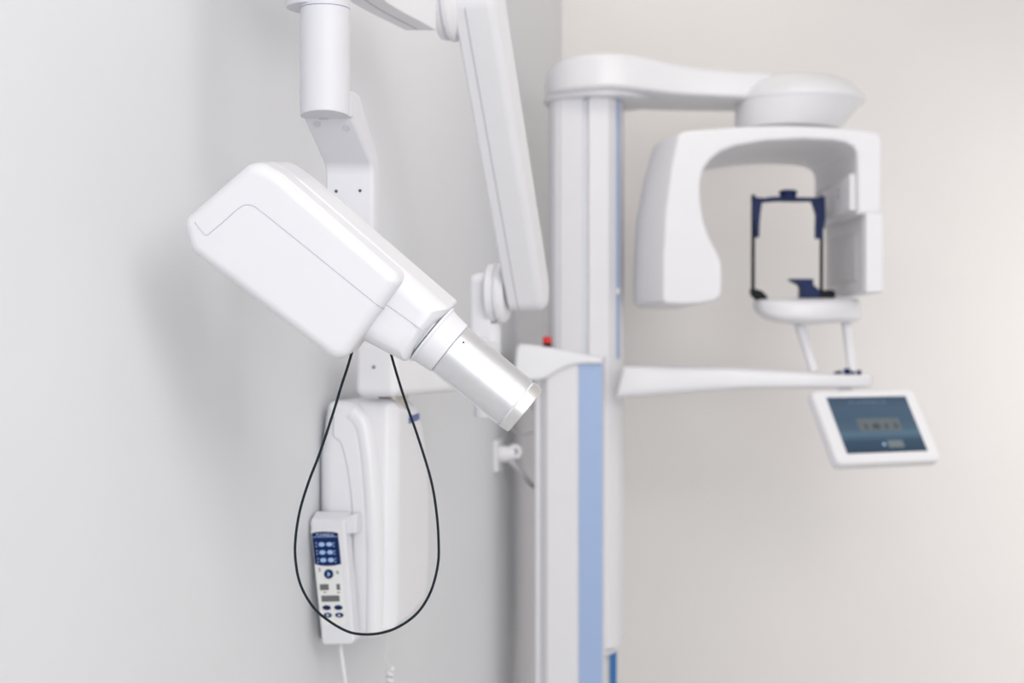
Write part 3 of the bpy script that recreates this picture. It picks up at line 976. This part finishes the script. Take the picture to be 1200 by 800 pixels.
ico.box(SF2, -0.052, 0.062, -0.016, 0.017, 0.0012, 0.0018, r=0.002, mi=0)
for cx_ in (-0.033, -0.006, 0.022, 0.048):
    wv = 0.010 if cx_ == -0.006 else 0.004
    ico.prism(SF2, [(cx_ - wv, -0.010), (cx_ + wv, -0.010), (cx_ + wv * 1.1, 0.0), (cx_ + wv * 0.3, 0.006), (cx_ - wv * 0.9, 0.0)], 0.0012, 0.0022, mi=1)
ico.box(SF2, 0.008, 0.050, -0.058, -0.040, 0.0012, 0.0018, r=0.002, mi=2)
ico.box(SF2, -0.006, 0.001, -0.053, -0.045, 0.0012, 0.0018, r=0.003, mi=4)
ico.text(SF2, 'PLANMECA', -0.004, 0.058, 0.0016, 0.014, mi=3, width=0.10, spacing=1.1)
ico.build('screen_icons', dsp, 'faint grey icons on the display')
mt = MB('offwhite')
mt.tube([P(985, 456, 3.27), P(1000, 470, 3.25), SC - en * 0.028], 0.016, n=16)
mt.build('screen_mount', tso)

# thin cable between wall and carriage
tc_ = MB('offwhite')
tc_.tube([P(596, 498, 3.40), P(603, 505, 3.38), P(612, 508.7, 3.36), P(620, 508, 3.34), P(628, 504, 3.33)], 0.0022, n=8)
tc_.build('thin_cable', op)

# ------------------------------------------------------------------ light
w = bpy.data.worlds.new('World'); scene.world = w
w.use_nodes = True
bg = w.node_tree.nodes['Background']
bg.inputs['Color'].default_value = (1.0, 0.985, 0.975, 1)
bg.inputs['Strength'].default_value = 0.66


def area(name, loc, target, sx_, sy_, power, col):
    l = bpy.data.lights.new(name, 'AREA')
    l.shape = 'RECTANGLE'; l.size = sx_; l.size_y = sy_; l.energy = power; l.color = col
    o = bpy.data.objects.new(name, l); COL.objects.link(o)
    o.location = loc
    o.rotation_euler = (Vector(target) - Vector(loc)).to_track_quat('-Z', 'Y').to_euler()
    return o


area('window_light', (0.55, -2.0, 1.55), (0.0, 2.2, 1.45), 1.3, 1.1, 28, (0.87, 0.935, 1.0))
area('ceiling_or_fill_lamp', (1.0, 0.1, 2.70), (1.2, 3.0, 0.9), 1.7, 1.7, 49, (1.0, 0.955, 0.915))
bl = area('ceiling_or_fill_lamp', (2.3, 2.6, 2.72), (2.0, 4.0, 0.9), 1.4, 1.0, 11, (1.0, 0.95, 0.905))  # added fill with no known fixture, lifts the back wall
bl.data.spread = radians(88)
area('ceiling_or_fill_lamp', (0.30, 2.42, 2.72), (0.3, 2.6, 0), 0.5, 0.5, 4.4, (1.0, 0.94, 0.88))
area('ceiling_or_fill_lamp', (0.42, 3.80, 2.72), (0.42, 3.75, 0), 0.8, 0.5, 0.9, (1.0, 0.88, 0.78))  # added warm fill, no known lamp there, lightens the corner by the column

# ------------------------------------------------------------------ camera
cam = bpy.data.cameras.new('camera')
cam.lens = 50; cam.sensor_width = 36; cam.sensor_fit = 'HORIZONTAL'
cam.dof.use_dof = True
cam.dof.focus_distance = 1.44
cam.dof.aperture_fstop = 5.6
cam.clip_start = 0.05
co_ = bpy.data.objects.new('camera', cam); COL.objects.link(co_)
co_.location = CAM; co_.rotation_euler = (pi / 2, 0, 0)
scene.camera = co_
scene.view_settings.view_transform = 'Standard'
scene.view_settings.look = 'None'
scene.view_settings.exposure = 0.0
